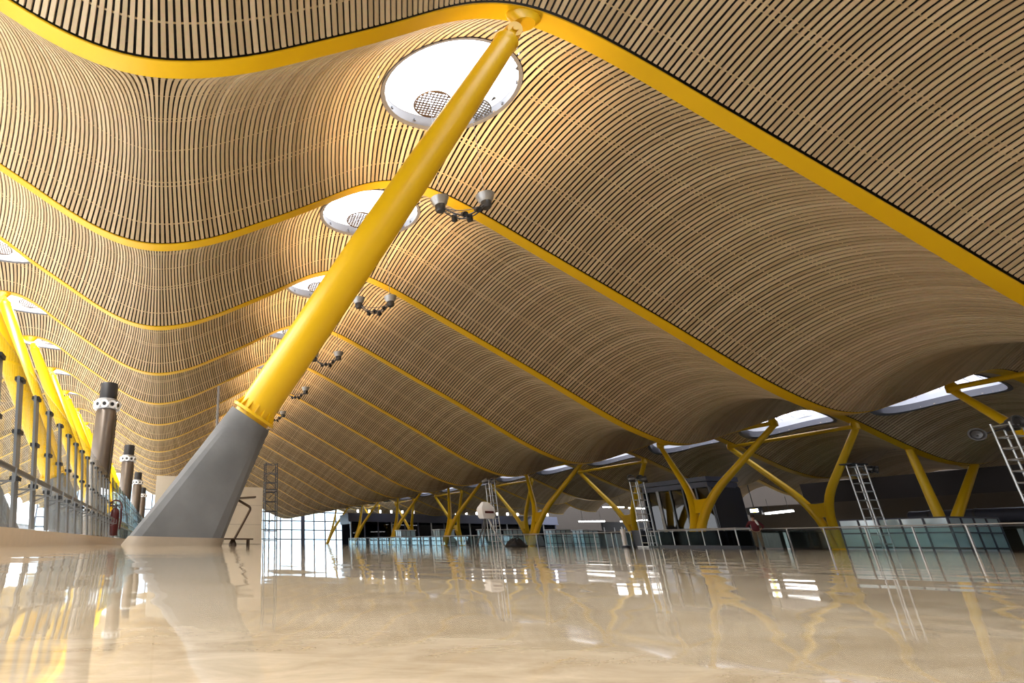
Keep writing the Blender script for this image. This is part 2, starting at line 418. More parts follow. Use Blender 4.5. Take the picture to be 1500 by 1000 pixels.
# ------------------------------------------------------------------ Y columns
def smooth_path(pts, n=6, cut=.25):
    P = [Vector(p) for p in pts]; out = [P[0]]
    for i in range(1, len(P)-1):
        a, b, c = P[i-1], P[i], P[i+1]; La = min((b-a).length, (c-b).length)*cut*1.6
        p0 = b+(a-b).normalized()*min(La,(a-b).length*.45); p1 = b+(c-b).normalized()*min(La,(c-b).length*.45)
        for j in range(n+1):
            t = j/n; out.append(p0*(1-t)**2+b*(2*t*(1-t))+p1*t*t)
    out.append(P[-1]); return out
def y_column(label, loc, xb, xn, zn, xt, zt, group, strut=True, zb=-5., ra=.275, rt=.16, off=.245):
    root = thing('y_column', label, 'column', loc, 0, group); root['kind'] = 'thing'
    for sg in (-1,1):
        pts = smooth_path([(xb,sg*off,zb),(xn-.02,sg*off,zn),(xt,sg*4.5,zt)], 8, .2)
        n = len(pts); rr = []
        for i, p in enumerate(pts):
            u = max(0, (p.z-zn)/(zt-zn)); rr.append(ra*(1-u)+rt*u if u > 0 else ra)
        mb = MB(); mb.tube(pts, rr, 20); mb.build('arm', M['yellow'], root, 40)
        mb = MB(); mb.lathe((xt,sg*4.5,zt), [(.15,-.1),(.25,-.05),(.25,.25),(.14,.5)], (0,0,1), 16); mb.build('head_joint', M['yellow'], root, 40)
    mb = MB()  # web in the crotch
    web = [(-.26,zn-.6),(.26,zn-.6),(.85,zn+.5),(.5,zn+.36),(0,zn+.32),(-.5,zn+.36),(-.85,zn+.5)]
    k = (xt-xn)/(zt-zn)
    fr = [(xn+(z-zn)*k-.16,y,z) for y,z in web]; bk = [(xn+(z-zn)*k+.16,y,z) for y,z in web]; n = len(web)
    mb.add(fr+bk, [tuple(range(n)), tuple(reversed(range(n,2*n)))]+[(i,n+i,n+(i+1) % n,(i+1) % n) for i in range(n)]); mb.build('web_plate', M['yellow'], root)
    if strut:
        mb = MB(); mb.tube([(xt-.2,-4.5,zt+.12),(xt-.2,4.5,zt+.12)], .13, 12); mb.build('tie_bar', M['yellow'], root, 40)
    return root
proto = None
for i, yp in enumerate(YP):
    lab = ['yellow Y column just out of frame whose near arm meets the roof','stout yellow Y column in front of the dark lift tower','yellow Y column behind the black bag on the floor'][i] if i < 3 else 'yellow Y column along the floor edge, %s of the nearer row' % ORD[i]
    if proto is None: proto = y_column(lab, (0,yp,0), 33.35, 37.0, 2.9, 39.4, z_of(39.4)-.45, 'Y columns along the floor edge', True)
    else: dup(proto, (0,yp,0), lab)
proto = None
for i, yp in enumerate(YP):
    lab = ['yellow Y column of the far row, nearest and mostly out of frame','slender yellow Y column right of the lift tower with a level tie bar','slender yellow Y column behind the silver lighting truss'][i] if i < 3 else 'slender yellow Y column of the far row, %s from the near end' % ORD[i]
    if proto is None: proto = y_column(lab, (0,yp,0), 49.6, 47.4, 2.8, 46.4, z_of(46.4)-.4, 'Y columns of the far row', ra=.27, rt=.19)
    else: dup(proto, (0,yp,0), lab)
# V strut in the dark at the right
def dark_v(label, y):
    root = thing('v_column', label, 'column', (0,y,0), 0, 'V columns in the dark hall'); root['kind'] = 'thing'
    for xt in (50.6,56.2):
        mb = MB(); mb.tube([(51.3+(.25 if xt > 53 else -.25),0,-5),(51.3+(.25 if xt > 53 else -.25),0,1.2),(xt,0,z_of(xt)-.02)], [.30,.30,.22], 18); mb.build('arm', M['yellow'], root, 40)
    return root
dark_v('dim yellow V column in the dark hall behind the blue glass box', Y1+2*BAY)

# ------------------------------------------------------------------ floor, kerb, shell
mb = MB(); mb.box(-2.2,33.0,-14,147,-.45,0); fl = mb.build('floor', M['floor']); tag(fl, kind='structure')
mb = MB(); mb.box(-30,-2.6,-14,147,-.45,-.02); tag(mb.build('floor_far_bay', M['white']), kind='structure')
mb = MB(); mb.box(33.0,92,-14,147,-5.4,-5.0); tag(mb.build('floor_lower', M['dfloor']), kind='structure')
mb = MB(); mb.box(-2.5,-2.0,-14,76,-.1,.24); tag(mb.build('baseboard_left', M['kerb']), kind='structure')
mb = MB(); mb.box(-400,400,-400,500,-6.2,-5.6); tag(mb.build('ground', M['apron']), kind='structure')
mb = MB(); mb.box(90,90.4,-14,147,-5,12); tag(mb.build('wall_right', M['brown']), kind='structure')
mb = MB(); mb.box(-30,-29.7,-14,147,-.4,3.6); tag(mb.build('wall_left', M['grey']), kind='structure')
mb = MB(); mb.box(-30,92,-8.0,-7.6,-5,17); tag(mb.build('wall_near_light_block', M['brown']), kind='structure')  # unseen, added behind the camera to keep rear daylight off floor and right ceiling
# far glazed facade
fr = thing('window_1', None, None, (0,147,0)); fr['kind'] = 'structure'
mb = MB(); mb.box(-30,90,-.02,.02,-5,13.5); mb.build('glazing', M['facade'], fr)
mb = MB()
x = -30
while x <= 90: w_ = .5 if int(round(x)) % 12 == 0 else .14; mb.box(x-w_,x+w_,-.15,.15,-5,13); x += 3
for z in (1.1,3.4,5.6,7.8): mb.box(-30,90,-.1,.1,z-.13,z+.13)
mb.build('window_frame', M['navy2'], fr)

# ------------------------------------------------------------------ glass screen on the left kerb
gs = thing('glass_screen', 'tall frameless glass screen on steel posts along the left kerb', 'glass screen', (-2.4,0,0))
def lean(z): return .25-(z-.3)*.115
posts_y = [7.85+1.25*i for i in range(15)]
for y in posts_y:
    mb = MB()
    for sg in (-1,1): mb.bar((lean(.3),y+sg*.07,.26), (lean(2.52),y+sg*.07,2.52), .04, .12, (0,1,0))
    p = mb.build('post', M['steel'], gs)
    for z in (.95,1.65,2.48):
        mb = MB(); mb.box(lean(z)-.06,lean(z)+.06,y-.11,y+.11,z-.03,z+.03); mb.build('clamp', M['black'], p)
    mb = MB(); mb.bar((lean(.8),y,.80),(lean(.8)+.28,y,.80),.025); mb.bar((lean(.62),y,.70),(lean(.8)+.2,y,.79),.018); mb.bar((lean(.8)+.28,y,.79),(lean(.8)+.28,y,.97),.022); mb.build('bracket', M['steel'], p)
for a, b in zip([posts_y[0]-1.25]+posts_y, posts_y+[posts_y[-1]+1.25]):
    mb = MB(); mb.hexa([(lean(.3)-.075,a+.01,.3),(lean(.3)-.06,a+.01,.3),(lean(.3)-.06,b-.01,.3),(lean(.3)-.075,b-.01,.3),(lean(2.9)-.075,a+.01,2.9),(lean(2.9)-.06,a+.01,2.9),(lean(2.9)-.06,b-.01,2.9),(lean(2.9)-.075,b-.01,2.9)])
    mb.build('pane', M['glass'], gs)
mb = MB(); mb.tube([(.32,6.4,1.0),(.32,26,1.0)], .04, 10); mb.build('handrail', M['dsteel'], gs, 40)
# farther run with thin mullions
gs2 = thing('glass_screen', 'farther glass screen with thin wires running past the ventilation columns', 'glass screen', (-2.4,0,0))
y = 27.4
while y < 75:
    mb = MB(); mb.bar((lean(.3),y,.28),(lean(2.9),y,2.9),.05,.05); mb.build('post', M['dsteel'], gs2)
    mb = MB(); mb.hexa([(lean(.3)-.05,y+.03,.3),(lean(.3)-.035,y+.03,.3),(lean(.3)-.035,y+2.35,.3),(lean(.3)-.05,y+2.35,.3),(lean(2.9)-.05,y+.03,2.9),(lean(2.9)-.035,y+.03,2.9),(lean(2.9)-.035,y+2.35,2.9),(lean(2.9)-.05,y+2.35,2.9)]); mb.build('pane', M['gglass'], gs2)
    y += 2.4
for z in (.8,1.1,1.75,2.4):
    mb = MB(); mb.tube([(lean(z)+.06,27,z),(lean(z)+.06,75,z)], .025 if z > 1.2 else .035, 8); mb.build('rail', M['dsteel'], gs2)
# fire extinguisher hanging at the end post
fe = thing('fire_extinguisher', 'dark red fire extinguisher with looped hose at end of glass screen', 'extinguisher', (-2.12,26.6,.30))
fe.scale = (1.5,1.5,1.5)
mb = MB(); mb.lathe((0,0,.02), [(.13,0),(.135,.03),(.135,.62),(.11,.72),(.05,.78)], n=20); mb.build('cylinder', M['red'], fe, 40)
mb = MB(); mb.lathe((0,0,.78), [(.05,0),(.05,.10)], n=12); mb.box(-.02,.14,-.02,.02,.86,.90); mb.build('valve', M['dsteel'], fe)
mb = MB(); mb.tube([(0,0,.86)]+[(-.0+.17*math.cos(t)-.0,.02,.86+.16*math.sin(t)) for t in np.linspace(PI,.0,10)]+[(.19,.02,.5),(.17,.02,.2)], .025, 8); mb.build('hose', M['red'], fe, 40)

# ------------------------------------------------------------------ ventilation columns
def totem(label, loc):
    root = thing('ventilation_column', label, 'ventilation column', loc, 0, 'brown metal ventilation columns'); root['kind'] = 'thing'
    mb = MB(); mb.lathe((0,0,0), [(0.468,-.3),(0.468,2.9),(0.491,2.9),(0.491,3.0),(0.468,3.0),(0.468,5.75),(0.437,5.85)], n=36); mb.build('shaft', M['totem'], root, 30)
    mb = MB(); mb.lathe((0,0,5.85), [(0.421,0),(0.421,.30),(0.390,.31)], n=36); mb.build('throat', M['dsteel'], root, 30)
    mb = MB(); mb.lathe((0,0,6.0), [(0.468,-.12),(0.499,-.1),(0.499,.34),(0.468,.36)], n=36); rg = mb.build('nozzle_ring', M['galv'], root, 30)
    for i in range(10):
        a = 2*PI*(i+.3)/10; d = Vector((math.cos(a),math.sin(a),-.1)).normalized()
        mb = MB(); mb.lathe(Vector((0,0,6.12))+d*.45, [(.09,0),(.17,.06),(.19,.16),(.15,.16),(.07,.10)], d, 16); nz = mb.build('nozzle', M['white'], rg, 40)
        mb = MB(); mb.lathe(Vector((0,0,6.12))+d*.57, [(.085,0),(.085,.015)], d, 14); mb.build('nozzle_mouth', M['black'], nz)
    mb = MB(); mb.lathe((0,0,6.36), [(0.406,0),(0.406,.72),(0.382,.78)], n=36); mb.build('cap_drum', M['black'], root, 30)
    mb = MB()
    for sy in (-.25,.25): mb.tube([(.46,sy,0),(.46,sy,5.7)], .02, 6)
    mb.build('cable', M['black'], root)
    return root
tproto = None
for i in range(4):
    y = 26.4+18*i; labs = ['tall brown ventilation column with white nozzle ring, largest behind glass screen','second brown ventilation column along the glass screen','third brown ventilation column along the glass screen','farthest brown ventilation column, slim in the distance']
    if tproto is None: tproto = totem(labs[0], (-2.98,y,0))
    else: dup(tproto, (-2.98,y,0), labs[i])

# ------------------------------------------------------------------ hanging uplighters
def uplighter(label, loc):
    root = thing('hanging_uplighter', label, 'lamp', loc, 0, 'hanging uplighters over the main column row')
    c, s = math.cos(-.35), math.sin(-.35)
    def R(p): return Vector((p[0]*c-p[1]*s, p[0]*s+p[1]*c, p[2]))
    arc = [R((x,0,-.75*(1-(x/1.15)**2))) for x in np.linspace(-1.15,1.15,13)]
    mb = MB()
    for off in (-.16,.16): mb.tube([p+R((0,off,0)) for p in arc], .04, 8)
    for p in arc[::2]: mb.tube([p+R((0,-.16,0)), p+R((0,.16,0))], .02, 6)
    mb.tube([R((x,0,-.12-.25*(1-(x/1.0)**2))) for x in np.linspace(-1.0,1.0,9)], .022, 6)
    mb.build('frame', M['dsteel'], root, 40)
    for sg in (-1,1):
        q = R((sg*1.12,0,0))
        mb = MB(); mb.lathe(q, [(.0,-.04),(.2,-.04),(.36,.12),(.45,.40),(.465,.42),(.43,.41),(.32,.14),(.0,.04)], n=24, caps=False); bw = mb.build('reflector_bowl', M['galv'], root, 40)
        mb = MB(); mb.lathe(q, [(.2,-.34),(.26,-.26),(.26,.02),(.14,.03)], n=18); mb.build('gear_housing', M['dsteel'], bw, 40)
        mb = MB(); mb.lathe(q+Vector((0,0,.2)), [(.0,-.02),(.16,0),(.16,.02),(.0,.03)], n=16, caps=False); mb.build('lamp_lens', M['signw'], bw)
        z1 = (bulge(4.5)+z_of(loc[0]+q.x*.72)-loc[2]-.05)/.72
        mb = MB(); mb.tube([q+Vector((0,0,.1)), q+Vector((-.1*sg,0,z1))], .015, 6); mb.build('hanger_wire', M['steel'], root)
    for i, xx in enumerate((-.45,-.05,.3,.62)):
        p = R((xx,.2*(-1)**i,-.75*(1-(xx/1.15)**2)+.03)); mb = MB(); d = R((.2,(-1)**i,-.7)); mb.lathe(p, [(.08,-.15),(.14,-.1),(.15,.2),(.11,.21),(.0,.14)], d, 14); mb.build('spotlight', M['black'], root, 40)
    return root
uproto = None; LAMPS = []
for k in range(8):
    loc = (9.85, Y1+4.5+BAY*k, 11.75); LAMPS.append(loc)
    lab = 'hanging twin bowl uplighter under the roof, ' + ('nearest and largest beside the big column' if k == 0 else '%s in the row along the big column' % ORD[k])
    if uproto is None: uproto = uplighter(lab, loc); uproto.scale = (.72,.72,.72)
    else: dup(uproto, loc, lab)

# ------------------------------------------------------------------ objects on the floor near the base
# bent stand with flat top
st = thing('bent_stand', 'dark bronze stand with bent stem and flat tray top beside concrete wedge', 'stand', (1.7,18.9,0))
mb = MB(); mb.box(.02,1.22,-.22,.22,.17,.215); mb.build('foot_frame', M['bronze'], st)
for (x,y) in ((.08,-.18),(.08,.18),(1.08,-.18),(1.08,.18)):
    mb = MB(); mb.box(x-.025,x+.025,y-.025,y+.025,0,.17); mb.build('leg', M['bronze'], st)
mb = MB(); mb.lathe((.58,0,0), [(.13,0),(.12,.06),(.05,.2)], n=16); mb.build('pedestal', M['bronze'], st, 40)
mb = MB(); mb.tube(smooth_path([(.58,0,.1),(1.16,0,1.18),(.62,0,1.46)], 6, .12), .042, 12); mb.build('stem', M['bronze'], st, 40)
mb = MB(); mb.hexa([(.55,-.22,1.43),(1.28,-.22,1.49),(1.28,.22,1.49),(.55,.22,1.43),(.55,-.22,1.48),(1.28,-.22,1.54),(1.28,.22,1.54),(.55,.22,1.48)]); mb.build('tray_top', M['bronze'], st)
# cream board partition
pt = thing('board_partition', 'tall cream board partition standing behind the concrete wedge', 'partition', (0,42,0)); pt['kind'] = 'thing'
xs = [-.7,1.9,4.4,7.2]; zt = [4.65,4.5,4.35]
for i in range(3):
    top = 4.66-.02*i if i < 2 else 4.02
    zz = [0, 1.35, 2.7, top]
    for j in range(3):
        mb = MB(); mb.box(xs[i]+.012,xs[i+1]-.012,0,.12,zz[j]+.012+(.02 if j == 0 else 0),zz[j+1]-.012); mb.build('board', M['cream'], pt)
mb = MB(); mb.box(xs[0]+.03,xs[-1]-.03,.03,.3,0,3.98); mb.box(xs[0]+.03,xs[2]-.03,.03,.3,3.9,4.6); mb.build('backing_frame', M['seam'], pt)
# slim grey pole
tag(MB().lathe((3.8,45.3,0), [(.2,0),(.2,.05),(.13,.06),(.11,12.6),(.0,12.62)], n=14).build('slim_pole', M['grey'], None, 40), 'slim grey pole rising behind the concrete wedge', 'pole')

def truss_mast(name, label, cat, loc, h, w, d, nb, m, mlegs, rz=0, tilt=None, head=True):
    root = thing(name, label, cat, loc, rz)
    if tilt: root.rotation_euler = tilt
    for x in (-w/2,w/2):
        for y in (-d/2,d/2):
            mb = MB(); mb.tube([(x,y,.0),(x,y,h)], mlegs, 8); mb.build('upright', m, root)
    for i in range(nb+1):
        z = .3+(h-.4)*i/nb
        mb = MB()
        for a, b in (((-w/2,-d/2),(w/2,-d/2)),((w/2,-d/2),(w/2,d/2)),((w/2,d/2),(-w/2,d/2)),((-w/2,d/2),(-w/2,-d/2))):
            mb.tube([(a[0],a[1],z),(b[0],b[1],z)], mlegs*.75, 6)
        mb.build('rung', m, root)
    return root
# scaffold tower
sc1 = truss_mast('scaffold_tower', 'dark scaffold tower at the right edge of the cream partition', 'scaffold', (10.2,55,0), 7.6, 1.15, .9, 8, M['dsteel'], .06)
for i in range(6):
    mb = MB(); z = .4+i*1.15; mb.tube([(-.575,-.45,z),(.575,-.45,z+1.1)] if i % 2 else [(.575,-.45,z),(-.575,-.45,z+1.1)], .03, 6); mb.build('brace', M['dsteel'], sc1)
for z in (2.9,5.0):
    mb = MB(); mb.box(-.6,.6,-.45,.45,z,z+.08); mb.build('deck_board', M['dsteel'], sc1)
# silver lighting truss by the railing
def flood(parent, p, d, r=.22):
    mb = MB(); d = Vector(d).normalized(); mb.lathe(p, [(r*.5,-.25),(r*.7,-.2),(r,.1),(r,.16),(r*.8,.16),(r*.6,.05),(0,.02)], d, 16); mb.build('floodlight', M['dsteel'], parent, 40)
tm = truss_mast('lighting_truss', 'silver lighting truss tower standing beside the dark planter at railing', 'lighting truss', (31.4,32.7,0), 4.45, .62, .5, 9, M['galv'], .035)
for i, (x,y) in enumerate(((-.5,-.2),(-.1,.3),(.35,-.3),(.55,.2))): flood(tm, Vector((x,y,4.35+.12*(i % 2))), ((-1)**i*.7,-.6,.1))
mb = MB(); mb.box(-.55,.55,-.45,.45,.02,.1); mb.build('base_plate', M['galv'], tm)
# second, thinner mast behind the tripod
tm2 = truss_mast('lighting_mast', 'thin silver lighting mast behind the wrapped tripod', 'lighting truss', (21.3,34.2,0), 4.2, .42, .42, 8, M['galv'], .028)
for i, (x,y) in enumerate(((-.3,0),(.3,.1))): flood(tm2, Vector((x,y,4.1)), ((-1)**i*.7,-.6,.3), .18)
# mast at the far right edge
tm3 = truss_mast('lighting_mast', 'dark lighting mast at right end carrying black floodlights', 'lighting truss', (30.9,14.6,0), 4.55, .62, .5, 10, M['galv'], .035)
flood(tm3, Vector((-.75,.5,4.18)), (-.8,-.5,-.1), .24); flood(tm3, Vector((.1,-.2,4.55)), (-.3,-.9,.1), .24); flood(tm3, Vector((.45,.1,4.5)), (.3,-.9,.2), .22)
mb = MB(); mb.tube([(-.8,.5,4.12),(.4,.1,4.45)], .03, 6); mb.build('lamp_arm', M['dsteel'], tm3)
# mast across the void
tm4 = truss_mast('lighting_mast', 'ladder-like lighting mast rising beyond the railing above blue glass box', 'lighting truss', (38.2,24.4,-5), 9.5, .6, .5, 20, M['galv'], .035)
mb = MB(); mb.box(-.75,.5,-.3,.3,9.5,9.56); mb.build('top_plate', M['black'], tm4)
for i, x in enumerate((.9,1.3)):
    flood(tm4, Vector((x,0,9.3)), (.4,-.8,-.2), .2)
mb = MB(); mb.tube([(.2,0,9.4),(1.4,0,9.4)], .03, 6); mb.build('lamp_arm', M['dsteel'], tm4)
# wrapped tripod
tp = thing('tripod', 'tripod with white wrapped box and red stripe standing on the floor', 'tripod', (18.2,30,0))
for a in (PI*.95,-PI*.15,PI*.5):
    mb = MB(); mb.tube([(.1*math.cos(a),.1*math.sin(a),1.5),(.35*math.cos(a),.35*math.sin(a),.8)], .05, 8); mb.tube([(.35*math.cos(a),.35*math.sin(a),.85),(.75*math.cos(a),.75*math.sin(a),.03)], .03, 8); mb.lathe((.75*math.cos(a),.75*math.sin(a),0), [(.05,0),(.05,.06)], n=10); mb.build('leg', M['dsteel'] if a != -PI*.15 else M['galv'], tp)
mb = MB(); mb.tube([(0,0,.3),(0,0,1.7)], .035, 8); mb.build('centre_column', M['galv'], tp)
mb = MB(); mb.loft([[(x*w,y*w2,z) for x,y in ((-1,-1),(0,-1.15),(1,-1),(1,1),(0,1.15),(-1,1))] for w,w2,z in ((.30,.24,1.5),(.36,.28,1.6),(.40,.30,2.0),(.36,.26,2.12),(.14,.1,2.42))]); bx = mb.build('wrapped_box', M['white'], tp, 30)
mb = MB(); mb.box(-.25,.28,-.36,-.325,1.78,1.9); mb.build('stripe', M['red'], bx)
# black bag
bg = thing('black_bag', 'black bag slumped on the floor right of the tripod', 'bag', (19.6,29.6,0))
random.seed(3); rings = []
for z, w in ((.0,1.0),(.08,1.05),(.2,.8),(.3,.55),(.38,.28)):
    rings.append([(w*.62*math.cos(2*PI*i/18)*(1+.12*math.sin(3*i+z*9))+.12*z, w*.35*math.sin(2*PI*i/18), z*(1+.25*math.sin(i*1.7))) for i in range(18)])
mb = MB(); mb.loft(rings); mb.build('bag_body', M['black'], bg, 50)
mb = MB(); mb.tube([(-.3,0,.25),(-.15,-.1,.42),(.1,-.1,.5),(.25,0,.3)], .02, 6); mb.build('strap', M['black'], bg)

# ------------------------------------------------------------------ railing along the floor edge
rl = thing('glass_railing', 'glass railing with steel handrail along the floor edge', 'railing', (32.85,0,0))
y = 9.0; PY = []
while y < 100: PY.append(y); y += 1.78
for i, y in enumerate(PY):
    mb = MB(); mb.bar((0,y,0),(0,y,1.02),.05,.06); mb.build('post', M['galv'], rl)
    if i+1 < len(PY):
        mb = MB(); mb.box(.02,.035,y+.05,PY[i+1]-.05,.06,.94); mb.build('pane', M['gglass'], rl)
mb = MB(); mb.tube([(0,9,1.05),(0,PY[-1],1.05)], .035, 10); mb.build('handrail', M['galv'], rl, 40)
mb = MB(); mb.tube([(0,9,.96),(0,PY[-1],.96)], .018, 8); mb.build('glass_clip_rail', M['dsteel'], rl, 40)
# dark planter / barrier block in front of the Y column
br = thing('barrier_enclosure', 'dark blue glazed barrier on the floor in front of stout Y column', 'barrier', (30.6,26,0))
for (x0,x1,y0,y1,n) in ((0,.08,0,5.0,5),(0,1.0,-.08,0,2),(0,1.0,5.0,5.08,2)):
    for i in range(n):
        mb = MB()
        if y1-y0 > 1: mb.box(x0,x1,y0+(y1-y0)*i/n+.03,y0+(y1-y0)*(i+1)/n-.03,.03,.92)
        else: mb.box(x0+(x1-x0)*i/n+.03,x0+(x1-x0)*(i+1)/n-.03,y0,y1,.03,.92)
        mb.build('panel', M['dglass'], br)
for (x,y) in ((0.04,0),(.04,1),(.04,2),(.04,3),(.04,4),(.04,5),(.97,-.04),(.97,5.04)):
    mb = MB(); mb.box(x-.03,x+.03,y-.03,y+.03,0,1.0); mb.build('post', M['galv'], br)
mb = MB(); mb.tube([(1.0,-.04,1.05),(.04,-.04,1.05),(.04,5.04,1.05),(1.0,5.04,1.05)], .03, 8); mb.build('handrail', M['galv'], br)
mb = MB(); mb.box(-.03,1.0,-.1,5.1,0,.16); mb.build('plinth', M['navy'], br)
# white bollard bin and dark planter left of the truss
bn = thing('bollard_bin', 'white cylindrical ash bin at the railing left of silver truss', 'bin', (30.9,34.2,0))
mb = MB(); mb.lathe((0,0,.1), [(.15,0),(.15,1.05),(.13,1.08)], n=20); mb.build('bin_body', M['white'], bn, 40)
mb = MB(); mb.lathe((0,0,0), [(.3,0),(.3,.12),(.16,.14)], n=20); mb.build('bin_foot', M['navy'], bn, 40)
mb = MB(); mb.lathe((0,0,1.18), [(.05,0),(.05,.16),(.0,.17)], n=12); mb.build('bin_cap', M['galv'], bn)
pn = thing('planter_box', 'dark blue planter box between white ash bin and silver truss', 'planter', (31.6,33.55,0))
mb = MB(); mb.box(-.35,.35,-.4,.3,.06,1.05); mb.build('box_body', M['navy'], pn)
mb = MB(); mb.box(-.38,.38,-.43,.33,0,.06); mb.build('plinth', M['black'], pn)
mb = MB(); mb.box(-.38,.38,-.43,.33,1.05,1.09); mb.build('rim', M['navy2'], pn)

# ------------------------------------------------------------------ person at the railing
def skin_obj(name, verts, edges, radii, m, parent, sub=2):
    me = bpy.data.meshes.new(name); me.from_pydata(verts, edges, []); me.materials.append(m)
    o = bpy.data.objects.new(name, me); COL.objects.link(o); o.parent = parent
    sk = o.modifiers.new('skin', 'SKIN'); sk.use_smooth_shade = True
    if not me.skin_vertices: me.skin_vertices.new(name='')
    for i, r in enumerate(radii): me.skin_vertices[0].data[i].radius = r if isinstance(r, tuple) else (r, r)
    me.skin_vertices[0].data[0].use_root = True
    sb = o.modifiers.new('sub', 'SUBSURF'); sb.levels = sub; sb.render_levels = sub
    return o
pr = thing('person', 'person in maroon sweater and khaki trousers leaning back against the railing', 'person', (32.45,26.35,0), math.radians(-50))
# local: x right, -y forward (towards camera)
V = [(0,0,.92),(0,.01,1.06),(0,.02,1.22),(0,.02,1.38),(0,.0,1.48),(0,-.02,1.56),(0,-.03,1.66),(0,-.03,1.74)]; Eg = [(i,i+1) for i in range(7)]; R_ = [(.15,.11),(.14,.10),(.155,.11),(.15,.10),(.06,.06),(.058,.062),(.078,.095),(.06,.075)]
for sg in (-1,1):
    o = len(V); V += [(sg*.10,0,.86),(sg*.11,-.03,.48),(sg*.12,-.02,.10),(sg*.13,-.13,.04),(sg*.185,.02,1.40),(sg*.36,.10,1.16),(sg*.22,-.06,1.02)]
    Eg += [(0,o),(o,o+1),(o+1,o+2),(o+2,o+3),(3,o+4),(o+4,o+5),(o+5,o+6)]; R_ += [.088,.06,.042,(.042,.03),.062,.045,.032]
    for f in range(5):   # fingers and thumb resting on the hip
        b = len(V); dy = -.02*f+.02
        V += [(sg*(.19-.004*f),-.08+dy*.7,1.00-.012*f),(sg*(.155-.006*f),-.10+dy*.8,.975-.018*f)] if f < 4 else [(sg*.21,-.05,1.045),(sg*.19,.0,1.06)]
        Eg += [(o+6,b),(b,b+1)]; R_ += [.011,.009]
skin_obj('body', V, Eg, R_, M['skin'], pr)
Vs = [(0,0,.87),(0,.01,1.08),(0,.02,1.24),(0,.02,1.40),(0,.005,1.46)]; Es = [(0,1),(1,2),(2,3),(3,4)]; Rs = [(.19,.145),(.18,.14),(.19,.145),(.17,.12),(.085,.08)]
for sg in (-1,1):
    o = len(Vs); Vs += [(sg*.19,.02,1.40),(sg*.365,.10,1.16),(sg*.26,-.01,1.06)]; Es += [(3,o),(o,o+1),(o+1,o+2)]; Rs += [.085,.068,.05]
skin_obj('sweater', Vs, Es, Rs, M['maroon'], pr)
Vt = [(0,0,1.02)]; Et = []; Rt = [(.175,.13)]
for sg in (-1,1):
    o = len(Vt); Vt += [(sg*.10,0,.84),(sg*.11,-.03,.48),(sg*.12,-.02,.10)]; Et += [(0,o),(o,o+1),(o+1,o+2)]; Rt += [.112,.088,.072]
skin_obj('trousers', Vt, Et, Rt, M['khaki'], pr)
mb = MB(); mb.lathe((0,-.012,1.68), [(.098,-.02),(.105,.03),(.10,.08),(.075,.12),(.0,.14)], n=20, caps=False); mb.build('hair', M['hair'], pr, 60)
mb = MB(); mb.loft([[(x,-.118,1.65),(x+.012,-.118,1.65),(x+.012,-.11,1.665),(x,-.11,1.665)] for x in (-.042,-.03)]); mb.loft([[(x,-.118,1.65),(x+.012,-.118,1.65),(x+.012,-.11,1.665),(x,-.11,1.665)] for x in (.03,.042)]); mb.build('eyes', M['hair'], pr)
mb = MB(); mb.loft([[(-.012,-.115,1.66),(.012,-.115,1.66),(.0,-.118,1.67)],[(-.018,-.13,1.625),(.018,-.13,1.625),(.0,-.142,1.63)],[(-.014,-.115,1.61),(.014,-.115,1.61),(.0,-.122,1.61)]]); mb.box(-.025,.025,-.118,-.105,1.585,1.592); mb.build('nose', M['skin'], pr, 60)
mb = MB(); mb.tube([(.16,-.12,1.24),(.12,-.11,1.38),(.08,-.03,1.485),(.0,.06,1.49),(-.07,.0,1.475)], [.04,.05,.045,.045,.04], 10); mb.build('scarf', M['white'], pr, 60)
for sg in (-1,1):
    mb = MB(); mb.loft([[(sg*.13+w*math.cos(2*PI*i/14), -.06+l*math.sin(2*PI*i/14), z) for i in range(14)] for w,l,z in ((.055,.14,0),(.057,.145,.03),(.05,.12,.07),(.042,.06,.11))]); mb.build('shoe', M['black'], pr, 50)

# ------------------------------------------------------------------ lower hall beyond the railing
lt = thing('lift_tower', 'dark steel and glass lift tower behind the stout Y column', 'lift tower', (42,36.8,-5)); lt['kind'] = 'thing'; lt.scale = (.85,.76,1)
mb = MB(); mb.box(-.2,3.4,.0,8.6,10.0,10.35); mb.box(-.1,3.3,.1,8.5,9.55,9.95); mb.build('roof_cap', M['navy2'], lt)
for y in (0,1.5,3.1,4.7,6.3,7.8,8.4):
    for x in (0,3.2):
        mb = MB(); w = .18 if y != 6.3 else .35; mb.box(x-.1,x+.1,y,y+w,0,9.6); mb.build('mullion', M['navy'] if y != 6.3 else M['slab'], lt)
for (y0,y1) in ((.2,1.5),(1.68,3.1),(3.28,4.7),(4.88,6.3),(6.65,7.8)):
    mb = MB(); mb.box(-.02,.02,y0,y1,.2,9.5); mb.build('pane', M['dglass'], lt)
mb = MB(); mb.box(.6,2.6,.3,2.8,4.9,7.6); mb.build('lift_car', M['navy'], lt)
mb = MB(); mb.box(-.05,3.25,-.12,-.02,0,9.5); mb.build('end_panel', M['navy'], lt)
mb = MB(); mb.box(-.05,3.25,8.56,8.6,0,9.5); mb.build('end_panel', M['navy'], lt)
mb = MB(); mb.box(1.4,3.2,.3,8.3,.0,9.5); mb.build('shaft_core', M['navy'], lt)
